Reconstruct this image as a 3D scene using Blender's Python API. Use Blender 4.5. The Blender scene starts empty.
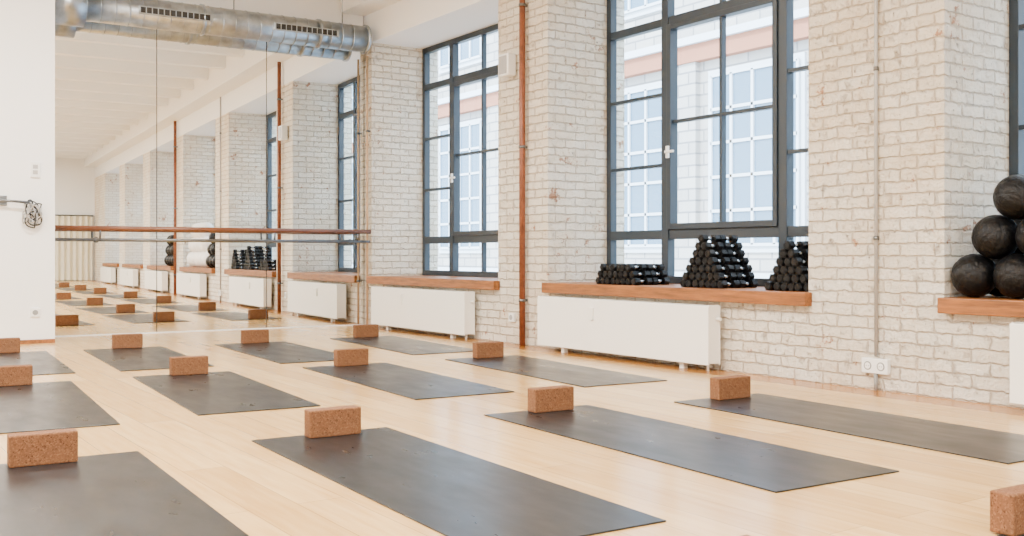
import bpy, bmesh, math, random
from mathutils import Vector, Matrix
random.seed(4)
scene=bpy.context.scene
# ---------------------------------------------------------------- helpers
def newmat(name):
    m=bpy.data.materials.new(name); m.use_nodes=True
    nt=m.node_tree; b=nt.nodes['Principled BSDF']
    return m,nt,b
def simple(name,col,rough=.5,metal=0.,bump=0.,bscale=60.,var=0.,spec=.5):
    m,nt,b=newmat(name)
    b.inputs['Base Color'].default_value=(*col,1); b.inputs['Roughness'].default_value=rough
    b.inputs['Metallic'].default_value=metal; b.inputs['Specular IOR Level'].default_value=spec
    tc=nt.nodes.new('ShaderNodeTexCoord'); n=nt.nodes.new('ShaderNodeTexNoise'); n.inputs['Scale'].default_value=bscale
    n.inputs['Detail'].default_value=4
    nt.links.new(tc.outputs['Object'],n.inputs['Vector'])
    if bump:
        bp=nt.nodes.new('ShaderNodeBump'); bp.inputs['Strength'].default_value=bump; bp.inputs['Distance'].default_value=.004
        nt.links.new(n.outputs['Fac'],bp.inputs['Height']); nt.links.new(bp.outputs[0],b.inputs['Normal'])
    if var:
        r=nt.nodes.new('ShaderNodeValToRGB')
        r.color_ramp.elements[0].position=.3; r.color_ramp.elements[1].position=.7
        r.color_ramp.elements[0].color=(*[c*(1-var) for c in col],1); r.color_ramp.elements[1].color=(*[min(1,c*(1+var)) for c in col],1)
        nt.links.new(n.outputs['Fac'],r.inputs[0]); nt.links.new(r.outputs[0],b.inputs['Base Color'])
    return m
def box(bm,x0,x1,y0,y1,z0,z1,mi=0,bev=0):
    vs=[bm.verts.new(p) for p in ((x0,y0,z0),(x1,y0,z0),(x1,y1,z0),(x0,y1,z0),(x0,y0,z1),(x1,y0,z1),(x1,y1,z1),(x0,y1,z1))]
    fs=[]
    for q in ((3,2,1,0),(4,5,6,7),(0,1,5,4),(1,2,6,5),(2,3,7,6),(3,0,4,7)):
        f=bm.faces.new([vs[i] for i in q]); f.material_index=mi; fs.append(f)
    if bev:
        es=list({e for f in fs for e in f.edges})
        r=bmesh.ops.bevel(bm,geom=es,offset=bev,segments=2,profile=.5,affect='EDGES')
        for f in r['faces']: f.material_index=mi
def cyl(bm,p0,p1,r,seg=20,mi=0,r2=None,smooth=True,rot=0):
    p0=Vector(p0);p1=Vector(p1);d=p1-p0;L=d.length
    q=d.to_track_quat('Z','Y').to_matrix().to_4x4()
    M=Matrix.Translation((p0+p1)/2)@q@Matrix.Rotation(rot,4,'Z')
    ret=bmesh.ops.create_cone(bm,cap_ends=True,segments=seg,radius1=r,radius2=r if r2 is None else r2,depth=L,matrix=M)
    for f in {f for v in ret['verts'] for f in v.link_faces}:
        f.material_index=mi
        if smooth and len(f.verts)==4: f.smooth=True
def finish(bm,name,mats,parent=None,loc=None,rotz=0):
    bmesh.ops.recalc_face_normals(bm,faces=bm.faces)
    me=bpy.data.meshes.new(name); bm.to_mesh(me); bm.free()
    for m in mats: me.materials.append(m)
    o=bpy.data.objects.new(name,me); scene.collection.objects.link(o)
    if loc: o.location=loc
    o.rotation_euler[2]=rotz
    if parent: o.parent=parent
    return o
def empty(name,loc=(0,0,0)):
    e=bpy.data.objects.new(name,None); scene.collection.objects.link(e); e.location=loc; e.empty_display_size=.1
    return e
def under(o,e):
    o.parent=e; o.matrix_parent_inverse=Matrix.Translation(-e.location)
def tube(name,pts,r,mat,cyclic=False):
    cu=bpy.data.curves.new(name,'CURVE'); cu.dimensions='3D'; cu.bevel_depth=r; cu.bevel_resolution=4
    s=cu.splines.new('NURBS'); s.points.add(len(pts)-1)
    for i,p in enumerate(pts): s.points[i].co=(*p,1)
    s.use_endpoint_u=True; s.order_u=3; s.use_cyclic_u=cyclic
    cu.materials.append(mat)
    o=bpy.data.objects.new(name,cu); scene.collection.objects.link(o)
    return o

# ---------------------------------------------------------------- materials
def brick_mat():
    m,nt,b=newmat('painted_brick'); N=nt.nodes.new; L=nt.links.new
    tc=N('ShaderNodeTexCoord'); sep=N('ShaderNodeSeparateXYZ'); L(tc.outputs['Object'],sep.inputs[0])
    ad=N('ShaderNodeMath'); ad.operation='ADD'; L(sep.outputs['X'],ad.inputs[0]); L(sep.outputs['Y'],ad.inputs[1])
    cb=N('ShaderNodeCombineXYZ'); L(ad.outputs[0],cb.inputs['X']); L(sep.outputs['Z'],cb.inputs['Y'])
    nz=N('ShaderNodeTexNoise'); nz.inputs['Scale'].default_value=16; nz.inputs['Detail'].default_value=6; nz.inputs['Roughness'].default_value=.65
    L(tc.outputs['Object'],nz.inputs['Vector'])
    sub=N('ShaderNodeVectorMath'); sub.operation='SUBTRACT'; L(nz.outputs['Color'],sub.inputs[0]); sub.inputs[1].default_value=(.5,.5,.5)
    sc=N('ShaderNodeVectorMath'); sc.operation='SCALE'; sc.inputs['Scale'].default_value=.042; L(sub.outputs[0],sc.inputs[0])
    av=N('ShaderNodeVectorMath'); av.operation='ADD'; L(cb.outputs[0],av.inputs[0]); L(sc.outputs[0],av.inputs[1])
    br=N('ShaderNodeTexBrick'); L(av.outputs[0],br.inputs['Vector'])
    br.inputs['Scale'].default_value=1; br.inputs['Brick Width'].default_value=.22; br.inputs['Row Height'].default_value=.072
    br.inputs['Mortar Size'].default_value=.010; br.inputs['Mortar Smooth'].default_value=1; br.inputs['Bias'].default_value=0
    br.inputs['Color1'].default_value=(.95,.905,.80,1); br.inputs['Color2'].default_value=(.86,.79,.66,1); br.inputs['Mortar'].default_value=(.66,.57,.46,1)
    def noise(scale,detail,rough,p0,p1):
        n=N('ShaderNodeTexNoise'); n.inputs['Scale'].default_value=scale; n.inputs['Detail'].default_value=detail; n.inputs['Roughness'].default_value=rough
        L(tc.outputs['Object'],n.inputs['Vector'])
        r=N('ShaderNodeValToRGB'); r.color_ramp.elements[0].position=p0; r.color_ramp.elements[1].position=p1; L(n.outputs['Fac'],r.inputs[0]); return n,r
    def over(prev,fac,col,k=1):
        mm=N('ShaderNodeMath'); mm.operation='MULTIPLY'; mm.inputs[1].default_value=k; L(fac,mm.inputs[0])
        mx=N('ShaderNodeMix'); mx.data_type='RGBA'; L(mm.outputs[0],mx.inputs['Factor']); L(prev,mx.inputs[6]); mx.inputs[7].default_value=(*col,1); return mx.outputs[2]
    _,ra=noise(1.3,6,.65,.42,.68)
    c=over(br.outputs['Color'],ra.outputs[0],(.80,.60,.37),.45)
    n2,r2=noise(17,10,.8,.56,.70)
    c=over(c,r2.outputs[0],(.48,.33,.20),.68)
    _,r3=noise(5.2,9,.72,.615,.65)
    c=over(c,r3.outputs[0],(.42,.19,.09),.9)
    _,r5=noise(34,6,.7,.65,.69)
    c=over(c,r5.outputs[0],(.16,.10,.07),.8)
    L(c,b.inputs['Base Color']); b.inputs['Roughness'].default_value=.75
    n4=N('ShaderNodeTexNoise'); n4.inputs['Scale'].default_value=36; n4.inputs['Detail'].default_value=9; n4.inputs['Roughness'].default_value=.7; L(tc.outputs['Object'],n4.inputs['Vector'])
    n4s=N('ShaderNodeMath'); n4s.operation='MULTIPLY'; n4s.inputs[1].default_value=2.2; L(n4.outputs['Fac'],n4s.inputs[0])
    inv=N('ShaderNodeMath'); inv.operation='MULTIPLY_ADD'; inv.inputs[1].default_value=-1.15; L(br.outputs['Fac'],inv.inputs[0]); L(n4s.outputs[0],inv.inputs[2])
    sb=N('ShaderNodeMath'); sb.operation='SUBTRACT'; L(inv.outputs[0],sb.inputs[0]); L(r2.outputs[0],sb.inputs[1])
    bp=N('ShaderNodeBump'); bp.inputs['Strength'].default_value=1; bp.inputs['Distance'].default_value=.014
    L(sb.outputs[0],bp.inputs['Height']); L(bp.outputs[0],b.inputs['Normal'])
    return m
BRICK=brick_mat()
def floor_mat(name,c1,c2,c3):
    m,nt,b=newmat(name); N=nt.nodes.new; L=nt.links.new
    tc=N('ShaderNodeTexCoord'); sep=N('ShaderNodeSeparateXYZ'); L(tc.outputs['Object'],sep.inputs[0])
    cb=N('ShaderNodeCombineXYZ'); L(sep.outputs['Y'],cb.inputs['X']); L(sep.outputs['X'],cb.inputs['Y'])
    br=N('ShaderNodeTexBrick'); L(cb.outputs[0],br.inputs['Vector']); br.inputs['Scale'].default_value=1
    br.inputs['Brick Width'].default_value=1.9; br.inputs['Row Height'].default_value=.16; br.inputs['Mortar Size'].default_value=.0014
    br.offset=.37; br.inputs['Color1'].default_value=(*c1,1); br.inputs['Color2'].default_value=(*c2,1); br.inputs['Mortar'].default_value=(*[c*.5 for c in c2],1)
    mp=N('ShaderNodeMapping'); mp.inputs['Scale'].default_value=(22,1.6,1); L(tc.outputs['Object'],mp.inputs[0])
    nz=N('ShaderNodeTexNoise'); nz.inputs['Scale'].default_value=1.5; nz.inputs['Detail'].default_value=6; L(mp.outputs[0],nz.inputs['Vector'])
    r=N('ShaderNodeValToRGB'); r.color_ramp.elements[0].position=.35; r.color_ramp.elements[1].position=.75
    r.color_ramp.elements[0].color=(1,1,1,1); r.color_ramp.elements[1].color=(*c3,1); L(nz.outputs['Fac'],r.inputs[0])
    mx=N('ShaderNodeMix'); mx.data_type='RGBA'; mx.blend_type='MULTIPLY'; mx.inputs['Factor'].default_value=.9
    L(br.outputs['Color'],mx.inputs[6]); L(r.outputs[0],mx.inputs[7]); L(mx.outputs[2],b.inputs['Base Color'])
    b.inputs['Roughness'].default_value=.2
    bp=N('ShaderNodeBump'); bp.inputs['Strength'].default_value=.1; bp.inputs['Distance'].default_value=.002; bp.invert=True
    L(br.outputs['Fac'],bp.inputs['Height']); L(bp.outputs[0],b.inputs['Normal'])
    return m
FLOOR=floor_mat('maple_floor',(.73,.485,.20),(.58,.35,.12),(.80,.68,.49))
FLOOR2=floor_mat('floor_border',(.50,.225,.05),(.42,.175,.035),(.8,.68,.5))
PLASTER=simple('white_plaster',(.90,.895,.885),.8,0,.15,25)
CEIL=simple('ceiling_white',(.92,.92,.91),.85,0,.1,15)
def woodmat(name,c1,c2,axis_scale,rough=.45):
    m,nt,b=newmat(name); N=nt.nodes.new; L=nt.links.new
    tc=N('ShaderNodeTexCoord'); mp=N('ShaderNodeMapping'); mp.inputs['Scale'].default_value=axis_scale; L(tc.outputs['Object'],mp.inputs[0])
    nz=N('ShaderNodeTexNoise'); nz.inputs['Scale'].default_value=3; nz.inputs['Detail'].default_value=6; nz.inputs['Roughness'].default_value=.65; L(mp.outputs[0],nz.inputs['Vector'])
    r=N('ShaderNodeValToRGB'); r.color_ramp.elements[0].position=.35; r.color_ramp.elements[1].position=.68
    r.color_ramp.elements[0].color=(*c1,1); r.color_ramp.elements[1].color=(*c2,1); L(nz.outputs['Fac'],r.inputs[0]); L(r.outputs[0],b.inputs['Base Color'])
    b.inputs['Roughness'].default_value=rough
    bp=N('ShaderNodeBump'); bp.inputs['Strength'].default_value=.3; bp.inputs['Distance'].default_value=.003; L(nz.outputs['Fac'],bp.inputs['Height']); L(bp.outputs[0],b.inputs['Normal'])
    return m
SILL=woodmat('sill_wood',(.14,.045,.008),(.36,.125,.024),(14,1.2,14))
BARREW=woodmat('barre_wood',(.11,.035,.015),(.22,.075,.03),(1.5,14,14),.35)
FRAME=simple('window_steel',(.018,.029,.042),.4,0,.05)
RAD=simple('radiator_enamel',(.90,.885,.83),.35)
RADIN=simple('radiator_dark',(.25,.25,.24),.6)
COPPER=simple('copper_pipe',(.20,.062,.028),.45,.15,.1,20,.25)
BEIGE=simple('beige_pipe',(.50,.33,.19),.5,0,0,8,.15)
GREYP=simple('conduit_grey',(.38,.37,.36),.4)
STEEL=simple('steel',(.16,.17,.18),.3,.9)
PLASTIC=simple('white_plastic',(.86,.86,.84),.35)
DARK=simple('dark_slot',(.012,.012,.012),.6)
RUBBER=simple('black_rubber',(.0025,.0025,.003),.42,0,.8,110,spec=.22)
CHROME=simple('chrome',(.4,.4,.4),.25,1)
WBALL=simple('white_ball_vinyl',(.88,.85,.83),.35)
DUCT=simple('galvanised_duct',(.38,.42,.46),.3,.9,.12,9,.25)
def cork():
    m,nt,b=newmat('cork'); N=nt.nodes.new; L=nt.links.new
    tc=N('ShaderNodeTexCoord'); v=N('ShaderNodeTexVoronoi'); v.inputs['Scale'].default_value=210; L(tc.outputs['Object'],v.inputs['Vector'])
    r=N('ShaderNodeValToRGB'); e=r.color_ramp.elements; e[0].position=.0; e[0].color=(.08,.031,.013,1); e[1].position=1; e[1].color=(.245,.115,.052,1)
    x=e.new(.14); x.color=(.15,.064,.028,1); x=e.new(.7); x.color=(.18,.078,.034,1)
    s=N('ShaderNodeSeparateColor'); L(v.outputs['Color'],s.inputs[0]); L(s.outputs[0],r.inputs[0]); L(r.outputs[0],b.inputs['Base Color'])
    b.inputs['Roughness'].default_value=.8; b.inputs['Specular IOR Level'].default_value=.25
    bp=N('ShaderNodeBump'); bp.inputs['Strength'].default_value=.3; bp.inputs['Distance'].default_value=.001; L(v.outputs['Distance'],bp.inputs['Height']); L(bp.outputs[0],b.inputs['Normal'])
    return m
CORK=cork()
def matmat():
    m,nt,b=newmat('mat_rubber'); N=nt.nodes.new; L=nt.links.new
    tc=N('ShaderNodeTexCoord'); oi=N('ShaderNodeObjectInfo')
    av=N('ShaderNodeVectorMath'); av.operation='ADD'; L(tc.outputs['Object'],av.inputs[0]); 
    sc=N('ShaderNodeMath'); sc.operation='MULTIPLY'; sc.inputs[1].default_value=30; L(oi.outputs['Random'],sc.inputs[0]); L(sc.outputs[0],av.inputs[1])
    mp=N('ShaderNodeMapping'); mp.inputs['Scale'].default_value=(6,2.0,1); L(av.outputs[0],mp.inputs[0])
    nz=N('ShaderNodeTexNoise'); nz.inputs['Scale'].default_value=1.3; nz.inputs['Detail'].default_value=5; nz.inputs['Roughness'].default_value=.55; L(mp.outputs[0],nz.inputs['Vector'])
    r=N('ShaderNodeValToRGB'); r.color_ramp.elements[0].position=.3; r.color_ramp.elements[1].position=.75
    r.color_ramp.elements[0].color=(.007,.008,.0095,1); r.color_ramp.elements[1].color=(.014,.0145,.0165,1); L(nz.outputs['Fac'],r.inputs[0]); L(r.outputs[0],b.inputs['Base Color'])
    mr=N('ShaderNodeMapRange'); mr.inputs['From Min'].default_value=.3; mr.inputs['From Max'].default_value=.7; mr.inputs['To Min'].default_value=.26; mr.inputs['To Max'].default_value=.38; L(nz.outputs['Fac'],mr.inputs[0]); L(mr.outputs[0],b.inputs['Roughness'])
    b.inputs['Specular IOR Level'].default_value=.38
    n2=N('ShaderNodeTexNoise'); n2.inputs['Scale'].default_value=300; L(tc.outputs['Object'],n2.inputs['Vector'])
    bp=N('ShaderNodeBump'); bp.inputs['Strength'].default_value=.12; bp.inputs['Distance'].default_value=.001; L(n2.outputs['Fac'],bp.inputs['Height']); L(bp.outputs[0],b.inputs['Normal'])
    return m
MAT=matmat()
def glassm():
    m,nt,b=newmat('window_glass'); nt.nodes.remove(b); N=nt.nodes.new
    out=nt.nodes['Material Output']; t=N('ShaderNodeBsdfTransparent'); g=N('ShaderNodeBsdfGlossy'); g.inputs['Roughness'].default_value=.01
    t.inputs[0].default_value=(.93,.975,1,1)
    mx=N('ShaderNodeMixShader'); mx.inputs[0].default_value=.05
    nt.links.new(t.outputs[0],mx.inputs[1]); nt.links.new(g.outputs[0],mx.inputs[2]); nt.links.new(mx.outputs[0],out.inputs[0])
    return m
GLASS=glassm()
MIRROR,_nt,_b=newmat('mirror_silver'); _b.inputs['Metallic'].default_value=1; _b.inputs['Roughness'].default_value=0; _b.inputs['Base Color'].default_value=(.95,.97,.965,1)

# ---------------------------------------------------------------- room dims
WX=5.19; GX=5.87; MY=10.57; YB=-12.6; XL=-3.8; ZC=3.95; ZL=3.2; PX=1.835
REC=[(7.82,10.40),(4.27,7.05),(.60,3.33),(-3.05,-.30),(-6.70,-3.95),(-10.35,-7.6)]
bm=bmesh.new(); box(bm,XL,WX-.24,YB,MY+.6,-.1,0); finish(bm,'floor',[FLOOR])
bm=bmesh.new(); box(bm,WX-.24,WX,YB,MY+.3,-.1,0.0); finish(bm,'trim_floor_border',[FLOOR2])
bm=bmesh.new(); box(bm,XL-.2,6.1,YB-.2,MY+.8,ZC,ZC+.3)
y=YB+.5
while y<MY-.6:
    box(bm,XL,WX,y,y+.14,ZC-.2,ZC); y+=1.15
box(bm,WX-.30,WX,YB,MY,ZC-.42,ZC)
finish(bm,'ceiling',[CEIL])
bm=bmesh.new()
edges=[MY+.6]+[v for r in REC for v in (r[1],r[0])]+[YB-.2]
for i in range(0,len(edges),2):
    box(bm,WX,6.05,edges[i+1],edges[i],-.1,ZL,0)
for r in REC: box(bm,WX,6.05,r[0],r[1],-.1,.48,0)
box(bm,WX,6.05,YB-.2,MY+.6,ZL,ZC,1)
finish(bm,'wall_right',[BRICK,PLASTER])
TILT=[]   # everything fixed to the mirror wall, which is not quite square to the window wall
bm=bmesh.new(); box(bm,XL-.2,WX-.02,MY+.01,MY+.3,-.1,ZC); box(bm,XL-.2,PX,9.90,MY+.01,0,ZC); TILT.append(finish(bm,'wall_back',[PLASTER]))
bm=bmesh.new(); box(bm,XL-.2,WX,YB-.2,YB,-.1,ZC); finish(bm,'wall_front',[PLASTER])
bm=bmesh.new(); box(bm,XL-.2,XL,YB,MY+.6,-.1,ZC); finish(bm,'wall_left',[PLASTER])
bm=bmesh.new(); box(bm,XL,PX,9.885,9.90,0.0005,.035); TILT.append(finish(bm,'baseboard_back',[SILL]))

def window(n,y0,y1):
    e=empty('window_%d'%n,(GX,(y0+y1)/2,.565)); yc=(y0+y1)/2
    z0,z1=.565,ZL; zt,zl=2.74,.97
    x0,x1=GX-.03,GX+.04
    bm=bmesh.new()
    def B(a,b,c,d,xx0=x0,xx1=x1,bev=.004): box(bm,xx0,xx1,a,b,c,d,0,bev)
    ya,yb=yc-.625,yc+.625
    B(y0,y0+.06,z0,z1);B(y1-.06,y1,z0,z1);B(y0+.06,y1-.06,z0,z0+.06);B(y0+.06,y1-.06,z1-.06,z1)
    for yy in (ya,yb): B(yy-.04,yy+.04,z0+.06,z1-.06,x0-.01)
    segs=[(y0+.06,ya-.04),(ya+.04,yb-.04),(yb+.04,y1-.06)]
    for a,b in segs:
        B(a,b,zl-.04,zl+.04); B(a,b,zt-.035,zt+.035)
    t=.014
    for i,(a,b) in enumerate(segs):
        if i==1:
            B(a,a+.045,zl+.04,zt-.035,x0-.025,x1-.01);B(b-.045,b,zl+.04,zt-.035,x0-.025,x1-.01)
            B(a+.045,b-.045,zl+.04,zl+.09,x0-.025,x1-.01);B(a+.045,b-.045,zt-.08,zt-.035,x0-.025,x1-.01)
            B(yc-t,yc+t,zl+.09,zt-.08,x0,x1-.02,.002); B(a+.045,b-.045,1.9-t,1.9+t,x0+.002,x1-.022,.002)
            B(yc-t,yc+t,zt+.035,z1-.06,x0,x1-.02,.002); B(yc-t,yc+t,z0+.06,zl-.04,x0,x1-.02,.002)
        else:
            for zz in (1.55,2.14): B(a,b,zz-t,zz+t,x0,x1-.02,.002)
    under(finish(bm,'frame',[FRAME]),e)
    bm=bmesh.new(); box(bm,GX+.008,GX+.014,y0+.03,y1-.03,z0+.03,z1-.03)
    under(finish(bm,'glass_pane',[GLASS]),e)
    bm=bmesh.new()
    yh=segs[1][1]-.022
    box(bm,x0-.045,x0-.025,yh-.014,yh+.014,1.60,1.70,0,.003); box(bm,x0-.065,x0-.045,yh-.09,yh+.01,1.64,1.66,0,.004)
    under(finish(bm,'handle',[PLASTIC]),e)
for i,(a,b) in enumerate(REC): window(i+1,a,b)
for i,(a,b) in enumerate(REC):
    bm=bmesh.new(); box(bm,WX-.07,WX,a-.03,b+.0,.478,.565,0,.006); box(bm,WX-.002,GX+.05,a+.001,b-.001,.4805,.5645)
    finish(bm,'trim_sill_%d'%(i+1),[SILL])

def radiator(y0,y1):
    bm=bmesh.new(); xf,xb=5.02,5.14; z0,z1=.045,.452
    box(bm,xf,xf+.014,y0,y1,z0,z1,0,.005); box(bm,xb-.014,xb,y0,y1,z0,z1,0,.005)
    box(bm,xf+.01,xb-.01,y0+.002,y0+.02,z0+.01,z1+.004,0,.003); box(bm,xf+.01,xb-.01,y1-.02,y1-.002,z0+.01,z1+.004,0,.003)
    box(bm,xf+.04,xb-.04,y0+.03,y1-.03,z0+.01,z1-.04,1)
    n=int((y1-y0)/.03)
    for k in range(n):
        y=y0+.03+k*(y1-y0-.06)/n; box(bm,xf+.014,xb-.014,y,y+.012,z1-.012,z1,0)
    for y in (y0+.3,y1-.3):
        box(bm,xb-.01,WX-.001,y-.02,y+.02,z0+.08,z0+.3,0); box(bm,xf+.04,xb-.04,y-.02,y+.02,0,z0+.02,0)
    cyl(bm,(xf+.06,y0+.06,0),(xf+.06,y0+.06,z0+.02),.01,12,0)
    yc=y1-(y1-y0)*.37
    box(bm,xf-.018,xf,yc-.018,yc+.018,z1-.16,z1-.06,0,.004)
    cyl(bm,(5.10,y0,z1-.09),(5.10,y0-.04,z1-.09),.012,14,0)
    finish(bm,'radiator',[RAD,RADIN])
for a,b in [(8.14,10.08),(4.98,6.97),(.82,2.86),(-2.75,-.70),(-6.4,-4.35),(-10,-7.95)]: radiator(a,b)

# mirror
bm=bmesh.new()
for a,b in ((PX,2.88),(2.888,4.030),(4.038,5.165)):
    box(bm,a,b,MY-.006,MY-.001,.012,3.12)
TILT.append(finish(bm,'wall_mirror',[MIRROR]))
bm=bmesh.new(); box(bm,PX,5.165,MY-.012,MY+.01,0.0005,.012); box(bm,PX,5.165,MY-.012,MY+.01,3.12,3.14)
for x in (2.88,4.030): box(bm,x,x+.008,MY-.007,MY+.009,.012,3.12,1)
TILT.append(finish(bm,'trim_mirror',[PLASTER,DARK]))

e=empty('ballet_barre',(3.5,10.35,0)); TILT.append(e)
bm=bmesh.new(); cyl(bm,(PX+.01,10.33,1.06),(5.15,10.33,1.06),.024,24,0); cyl(bm,(PX+.01,10.35,.95),(5.15,10.35,.95),.014,16,1)
for x in (2.3,4.05,5.0):
    cyl(bm,(x,10.35,.95),(x,10.33,1.045),.010,12,1); cyl(bm,(x,10.35,.95),(x,MY-.007,.95),.012,12,1); cyl(bm,(x,MY-.016,.95),(x,MY-.007,.95),.03,20,1)
under(finish(bm,'rail',[BARREW,STEEL]),e)

e=empty('ventilation_duct',(3.5,10.28,3.16)); TILT.append(e)
bm=bmesh.new(); Yd,Zd,R=10.30,3.20,.145
cyl(bm,(2.05,Yd,Zd),(5.07,Yd,Zd),R,40,0)
x=2.15
while x<5.0:
    cyl(bm,(x,Yd,Zd),(x+.010,Yd,Zd),R+.004,40,0); x+=.13
for xx in (2.04,3.25,4.5,5.05): cyl(bm,(xx,Yd,Zd),(xx+.03,Yd,Zd),R+.014,40,0)
cyl(bm,(PX+.02,Yd-.02,Zd),(2.14,Yd-.02,Zd),.21,40,0)
cyl(bm,(2.0,Yd-.02,Zd),(2.0,Yd-.02,ZC),.15,36,0)
for gx in (2.62,3.98):
    box(bm,gx,gx+.72,Yd-R-.012,Yd-R+.03,Zd-.045,Zd+.035,0,.004)
    for k in range(12):
        box(bm,gx+.02+k*.057,gx+.02+k*.057+.046,Yd-R-.015,Yd-R-.012,Zd-.033,Zd+.023,1)
for hx in (2.5,3.6,4.8):
    cyl(bm,(hx,Yd,Zd+R),(hx,Yd,ZC),.006,8,0)
under(finish(bm,'duct_body',[DUCT,DARK]),e)

def wallpipe(name,y,r,mat,z0,z1,x=None,clips=()):
    x=x or WX-r-.025
    bm=bmesh.new(); cyl(bm,(x,y,z0),(x,y,z1),r,20,0)
    for z in clips:
        cyl(bm,(x,y,z-.012),(x,y,z+.012),r+.005,20,1); box(bm,x,WX-.001,y-.01,y+.01,z-.01,z+.01,1)
    return finish(bm,name,[mat,STEEL])
wallpipe('heating_pipe',7.36,.027,COPPER,0,ZC-.425,clips=(.4,1.75,3.0))
wallpipe('heating_pipe',.10,.03,COPPER,0,ZC-.425,clips=(.4,1.75,3.0))
wallpipe('corner_pipe',10.44,.013,BEIGE,0,3.05,clips=(.5,2.2))
wallpipe('cable_conduit',3.76,.011,GREYP,.2,ZC-.425,WX-.016,clips=(.9,1.9,2.9))
bm=bmesh.new()
box(bm,WX-.035,WX-.0005,3.67,3.85,.10,.19,0,.006)
for y in (3.715,3.805):
    cyl(bm,(WX-.037,y,.145),(WX-.034,y,.145),.026,24,1,smooth=False); cyl(bm,(WX-.0375,y,.145),(WX-.0365,y,.145),.019,24,0)
    for d in (-.008,.008): cyl(bm,(WX-.0385,y+d,.145),(WX-.037,y+d,.145),.003,8,1)
cyl(bm,(WX-.018,3.76,0),(WX-.018,3.76,.10),.012,12,1)
finish(bm,'double_wall_socket',[PLASTIC,RADIN])
bm=bmesh.new(); box(bm,WX-.03,WX-.0005,7.53,7.61,.20,.28,0,.005); cyl(bm,(WX-.032,7.57,.24),(WX-.029,7.57,.24),.024,24,1); finish(bm,'wall_socket',[PLASTIC,GREYP])
bm=bmesh.new(); box(bm,WX-.11,WX-.02,7.50,7.66,2.40,2.60,0,.012); box(bm,WX-.114,WX-.11,7.52,7.64,2.42,2.58,1,.0); box(bm,WX-.02,WX-.001,7.55,7.61,2.46,2.54,1); finish(bm,'wall_speaker',[PLASTIC,GREYP])
WF=9.90
bm=bmesh.new(); box(bm,1.63,1.71,WF-.015,WF,.24,.32,0,.004); cyl(bm,(1.67,WF-.017,.28),(1.67,WF-.014,.28),.024,24,1); TILT.append(finish(bm,'wall_socket',[PLASTIC,RADIN]))
bm=bmesh.new(); box(bm,1.63,1.71,WF-.015,WF,1.50,1.64,0,.004); box(bm,1.65,1.69,WF-.02,WF-.014,1.53,1.565,1); box(bm,1.65,1.69,WF-.02,WF-.014,1.58,1.615,1); TILT.append(finish(bm,'light_switch',[PLASTIC,GREYP]))
e=empty('wall_hook_with_cords',(1.5,WF-.03,1.28)); TILT.append(e)
bm=bmesh.new(); cyl(bm,(1.29,WF-.07,1.29),(1.62,WF-.07,1.27),.012,14,0); cyl(bm,(1.34,WF,1.29),(1.34,WF-.07,1.29),.018,14,0); box(bm,1.30,1.44,WF-.015,WF,1.24,1.33,0,.004); cyl(bm,(1.59,WF,1.27),(1.59,WF-.08,1.27),.014,14,0)
under(finish(bm,'bracket',[STEEL]),e)
for k in range(11):
    c=Vector((1.64+random.uniform(-.02,.03),WF-.055,1.20+random.uniform(-.06,.03))); pts=[]
    for j in range(9):
        a=j/9*6.28+k; rr=random.uniform(.03,.11)
        pts.append((c.x+math.cos(a)*rr*.75,c.y+random.uniform(-.03,.03),c.z+math.sin(a)*rr))
    under(tube('cord_%d'%k,pts,.0055,DARK if k%2 else GREYP,cyclic=True),e)

# mats and blocks
def station(X,Y,rot=-3.,off=.11,hl=.945,sx=0):
    rot=math.radians(rot)
    u=Vector((math.sin(-rot),math.cos(rot),0))
    far=Vector((X+sx,Y,0))+u*off
    c=far-u*hl
    bm=bmesh.new(); box(bm,-.318,.318,-hl,hl,0,.005,0,.0015)
    finish(bm,'yoga_mat',[MAT],loc=(c.x,c.y,.0005),rotz=rot)
    bm=bmesh.new(); box(bm,-.12,.12,-.0375,.0375,0,.12,0,.006)
    p=Vector((X,Y,0))+u*.0375
    finish(bm,'cork_yoga_block',[CORK],loc=(p.x,p.y,.0056),rotz=rot)
station(.715,4.18,-2.6,sx=.045,hl=.965); station(1.885,4.123,-2.2,hl=.98,sx=-.025); station(3.10,4.15,-2.6,hl=.975,sx=-.035); station(4.19,3.95,-2.6,hl=.965,sx=-.03)
station(.98,6.81,-4.5,sx=.03); station(2.05,6.773,-4.3,sx=-.03,hl=.92); station(3.18,6.668,-3.6,hl=.93,sx=-.02); station(4.30,6.586,-4.,hl=.94,sx=-.02)
station(1.26,9.12,-4.,.06,.9); station(2.20,9.01,-4.,.06,.9,sx=-.03); station(3.276,8.873,-3.5,.09,.92,sx=-.03); station(4.40,8.911,-3.5,.09,.92,sx=-.03)
station(2.90,1.565,off=.04); station(4.05,1.5); station(1.74,1.65); station(.55,1.72)
for r in range(1,6):
    for c in range(5):
        station(-.7-.10*r+1.16*c,1.7-2.45*r-.05*c,-2.5+random.uniform(-1.5,1.5))

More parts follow.
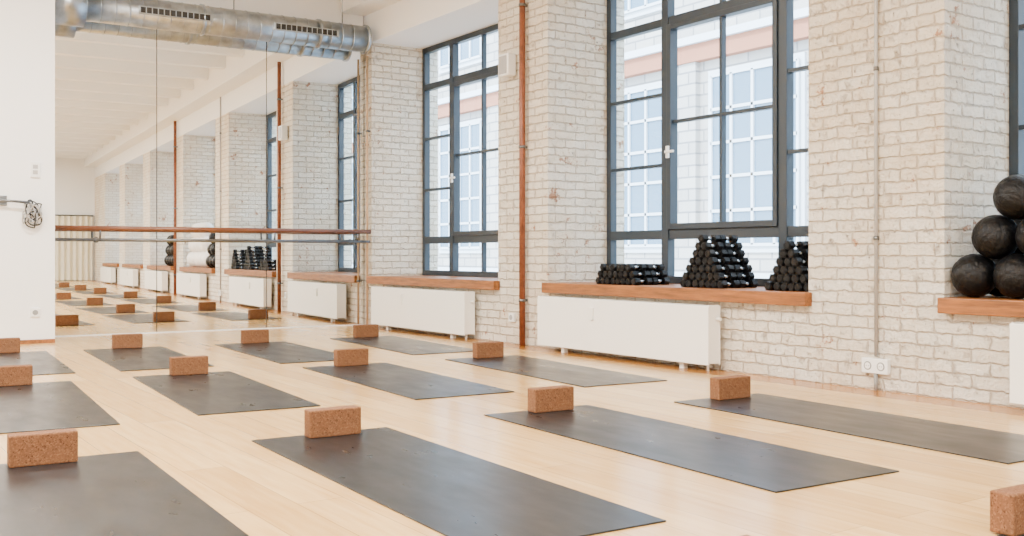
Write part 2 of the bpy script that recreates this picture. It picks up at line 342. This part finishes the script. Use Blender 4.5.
def pile(yc,rows,xc=5.42,depth=2):
    bm=bmesh.new(); p=.063; zb=.565; r=.032
    for k,n in enumerate(rows):
        for j in range(n):
            y=yc+(j-(n-1)/2)*p+random.uniform(-.002,.002); z=zb+r*.87+k*p*.86
            for d in range(depth):
                x=xc+(d-(depth-1)/2)*.185+random.uniform(-.006,.006)
                cyl(bm,(x-.085,y,z),(x-.035,y,z),r,6,0,smooth=False,rot=math.pi/6+random.uniform(-.1,.1)); cyl(bm,(x+.035,y,z),(x+.085,y,z),r,6,0,smooth=False,rot=math.pi/6)
                cyl(bm,(x-.089,y,z),(x-.085,y,z),r*.62,12,0,r2=r*.8); cyl(bm,(x-.04,y,z),(x+.04,y,z),.013,10,1)
    finish(bm,'dumbbell_pile',[RUBBER,CHROME])
pile(6.22,[8,7,6]); pile(5.27,[7,6,5,4,3,2,1]); pile(4.47,[6,5,4,3,2,1],5.40)

def ball(name,x,y,z,r,mat):
    bm=bmesh.new(); bmesh.ops.create_icosphere(bm,subdivisions=5 if mat is RUBBER else 4,radius=r)
    if mat is RUBBER:
        ax=[Vector((random.gauss(0,1),random.gauss(0,1),random.gauss(0,1))).normalized() for _ in range(3)]
        for v in bm.verts:
            n=v.co.normalized(); g=1
            for a in ax:
                d=abs(n.dot(a)); 
                for t in (0.0,.55):
                    if abs(d-t)<.035: g=.972
            v.co=n*r*g
    for f in bm.faces: f.smooth=True
    finish(bm,name,[mat],loc=(x,y,z))
R=.121; z0=.5655+R; dz=.211
for lay,xx in enumerate((5.28,5.53)):
    for k in range(3): ball('medicine_ball',xx,3.205-.245*k,z0,R,RUBBER)
    for k in range(2): ball('medicine_ball',xx,3.205-.1225-.245*k,z0+dz,R,RUBBER)
    ball('medicine_ball',xx,3.205-.245,z0+2*dz,R,RUBBER)
    for j in range(3):
        for k in range(4-j):
            ball('medicine_ball',xx,-.45-.1225*j-.245*k,z0+dz*j,R,RUBBER)
for j in range(3):
    for k in range(5-j):
        ball('gymnastic_ball' ,5.31,2.40-.16*j-.32*k,.5655+.155+.27*j,.154,WBALL)

# far end of the room (seen only in the mirror)
CURT=simple('cream_curtain',(.80,.74,.58),.8)
bm=bmesh.new(); n=160; prev=None
for i in range(n+1):
    x=1.9+3.2*i/n; yy=YB+.12+.05*math.sin(i*.75)
    a=bm.verts.new((x,yy,.02)); b2=bm.verts.new((x,yy,2.0))
    if prev: bm.faces.new((prev[0],a,b2,prev[1])).smooth=True
    prev=(a,b2)
cyl(bm,(1.85,YB+.12,2.02),(5.14,YB+.12,2.02),.02,12,1); box(bm,1.88,1.92,YB,YB+.14,1.98,2.04,1); box(bm,5.08,5.12,YB,YB+.14,1.98,2.04,1)
finish(bm,'storage_curtain',[CURT,STEEL])

# tilt mirror wall assembly about the room corner
P=Vector((WX,MY,0)); M=Matrix.Translation(P)@Matrix.Rotation(math.radians(-2.5),4,'Z')@Matrix.Translation(-P)
bpy.context.view_layer.update()
for o in TILT: o.matrix_world=M@o.matrix_world

# ---------------------------------------------------------------- exterior
FAC,_nt,_b=newmat('facade_masonry')
_tc=_nt.nodes.new('ShaderNodeTexCoord'); _s=_nt.nodes.new('ShaderNodeSeparateXYZ'); _c=_nt.nodes.new('ShaderNodeCombineXYZ'); _br=_nt.nodes.new('ShaderNodeTexBrick')
_nt.links.new(_tc.outputs['Object'],_s.inputs[0]); _nt.links.new(_s.outputs['Y'],_c.inputs['X']); _nt.links.new(_s.outputs['Z'],_c.inputs['Y']); _nt.links.new(_c.outputs[0],_br.inputs['Vector'])
_br.inputs['Scale'].default_value=1; _br.inputs['Brick Width'].default_value=.6; _br.inputs['Row Height'].default_value=.24; _br.inputs['Mortar Size'].default_value=.02
_br.inputs['Color1'].default_value=(.40,.38,.36,1); _br.inputs['Color2'].default_value=(.32,.31,.30,1); _br.inputs['Mortar'].default_value=(.18,.18,.19,1)
_nt.links.new(_br.outputs['Color'],_b.inputs['Base Color']); _b.inputs['Roughness'].default_value=.9
FACB=simple('facade_terracotta',(.30,.12,.07),.85)
EGL=simple('facade_glass',(.07,.14,.21),.1)
EFR=simple('facade_frame',(.50,.55,.61),.6)
bm=bmesh.new(); FX=15.0
box(bm,FX,FX+1,-20,45,-5,13,0)
for k in range(-5,12):
    y=k*3.6+1.0
    box(bm,FX-.14,FX,y-.3,y+.3,-5,5.2,0)
    for zf,h in ((-4,3.6),(1.0,3.4),(6.2,3.4)):
        a,b=y+.7,y+2.9
        box(bm,FX-.06,FX,a-.12,b+.12,zf-.15,zf+h+.12,3); box(bm,FX-.08,FX-.06,a,b,zf,zf+h,2)
        for t in (0,.25,.5,.75,1): box(bm,FX-.12,FX-.08,a+(b-a)*t-.03,a+(b-a)*t+.03,zf,zf+h,3)
        for t in range(6): box(bm,FX-.12,FX-.08,a,b,zf+h*t/5-.03,zf+h*t/5+.03,3)
box(bm,FX-.2,FX,-20,45,4.75,5.10,1); box(bm,FX-.3,FX,-20,45,5.10,5.25,3)
box(bm,FX-.2,FX,-20,45,.2,.45,3)
finish(bm,'courtyard_building',[FAC,FACB,EGL,EFR])
bm=bmesh.new(); box(bm,6.1,FX+1,-20,45,-5.1,-5,0); finish(bm,'courtyard_ground',[FAC])

# ---------------------------------------------------------------- light
w=bpy.data.worlds.new('World'); scene.world=w; w.use_nodes=True
bg=w.node_tree.nodes['Background']; bg.inputs[0].default_value=(.77,.885,1,1); bg.inputs[1].default_value=15
sd=bpy.data.lights.new('sun','SUN'); sd.energy=14; sd.angle=.03; so=bpy.data.objects.new('sun',sd); scene.collection.objects.link(so)
so.rotation_euler=(0,math.radians(-48),math.radians(15))
FIX=simple('fill_lamp_housing',(.8,.8,.8),.5)  # housing colour of the added fill lamps
for xx in (-1.2,1.5):  # invented ceiling fixtures, added to brighten the room, kept out of view
    for yy in (-9.5,-6,-2.6,.8,4.2,7.6):
        e=empty('added_fill_lamp',(xx,yy,3.7))
        bm=bmesh.new(); box(bm,-.7,.7,-.08,.08,.0,.05,0,.005); box(bm,-.5,-.48,-.01,.01,.05,.25); box(bm,.48,.5,-.01,.01,.05,.25)
        finish(bm,'added_fill_housing',[FIX],parent=e)
        ld=bpy.data.lights.new('tube','AREA'); ld.shape='RECTANGLE'; ld.size=1.35; ld.size_y=.14; ld.energy=235; ld.color=(1,.955,.88)  # added fill light, not a tube known to hang here
        lo=bpy.data.objects.new('tube',ld); scene.collection.objects.link(lo); lo.parent=e; lo.location=(0,0,-.004)
# ---------------------------------------------------------------- camera
cd=bpy.data.cameras.new('camera'); cd.sensor_width=36; cd.lens=1020/1024*36; cd.shift_y=-13/1024; cd.clip_end=300
co=bpy.data.objects.new('camera',cd); scene.collection.objects.link(co)
co.location=(0,0,.8); co.rotation_euler=(math.radians(90),0,-math.atan2(697,1020)); scene.camera=co
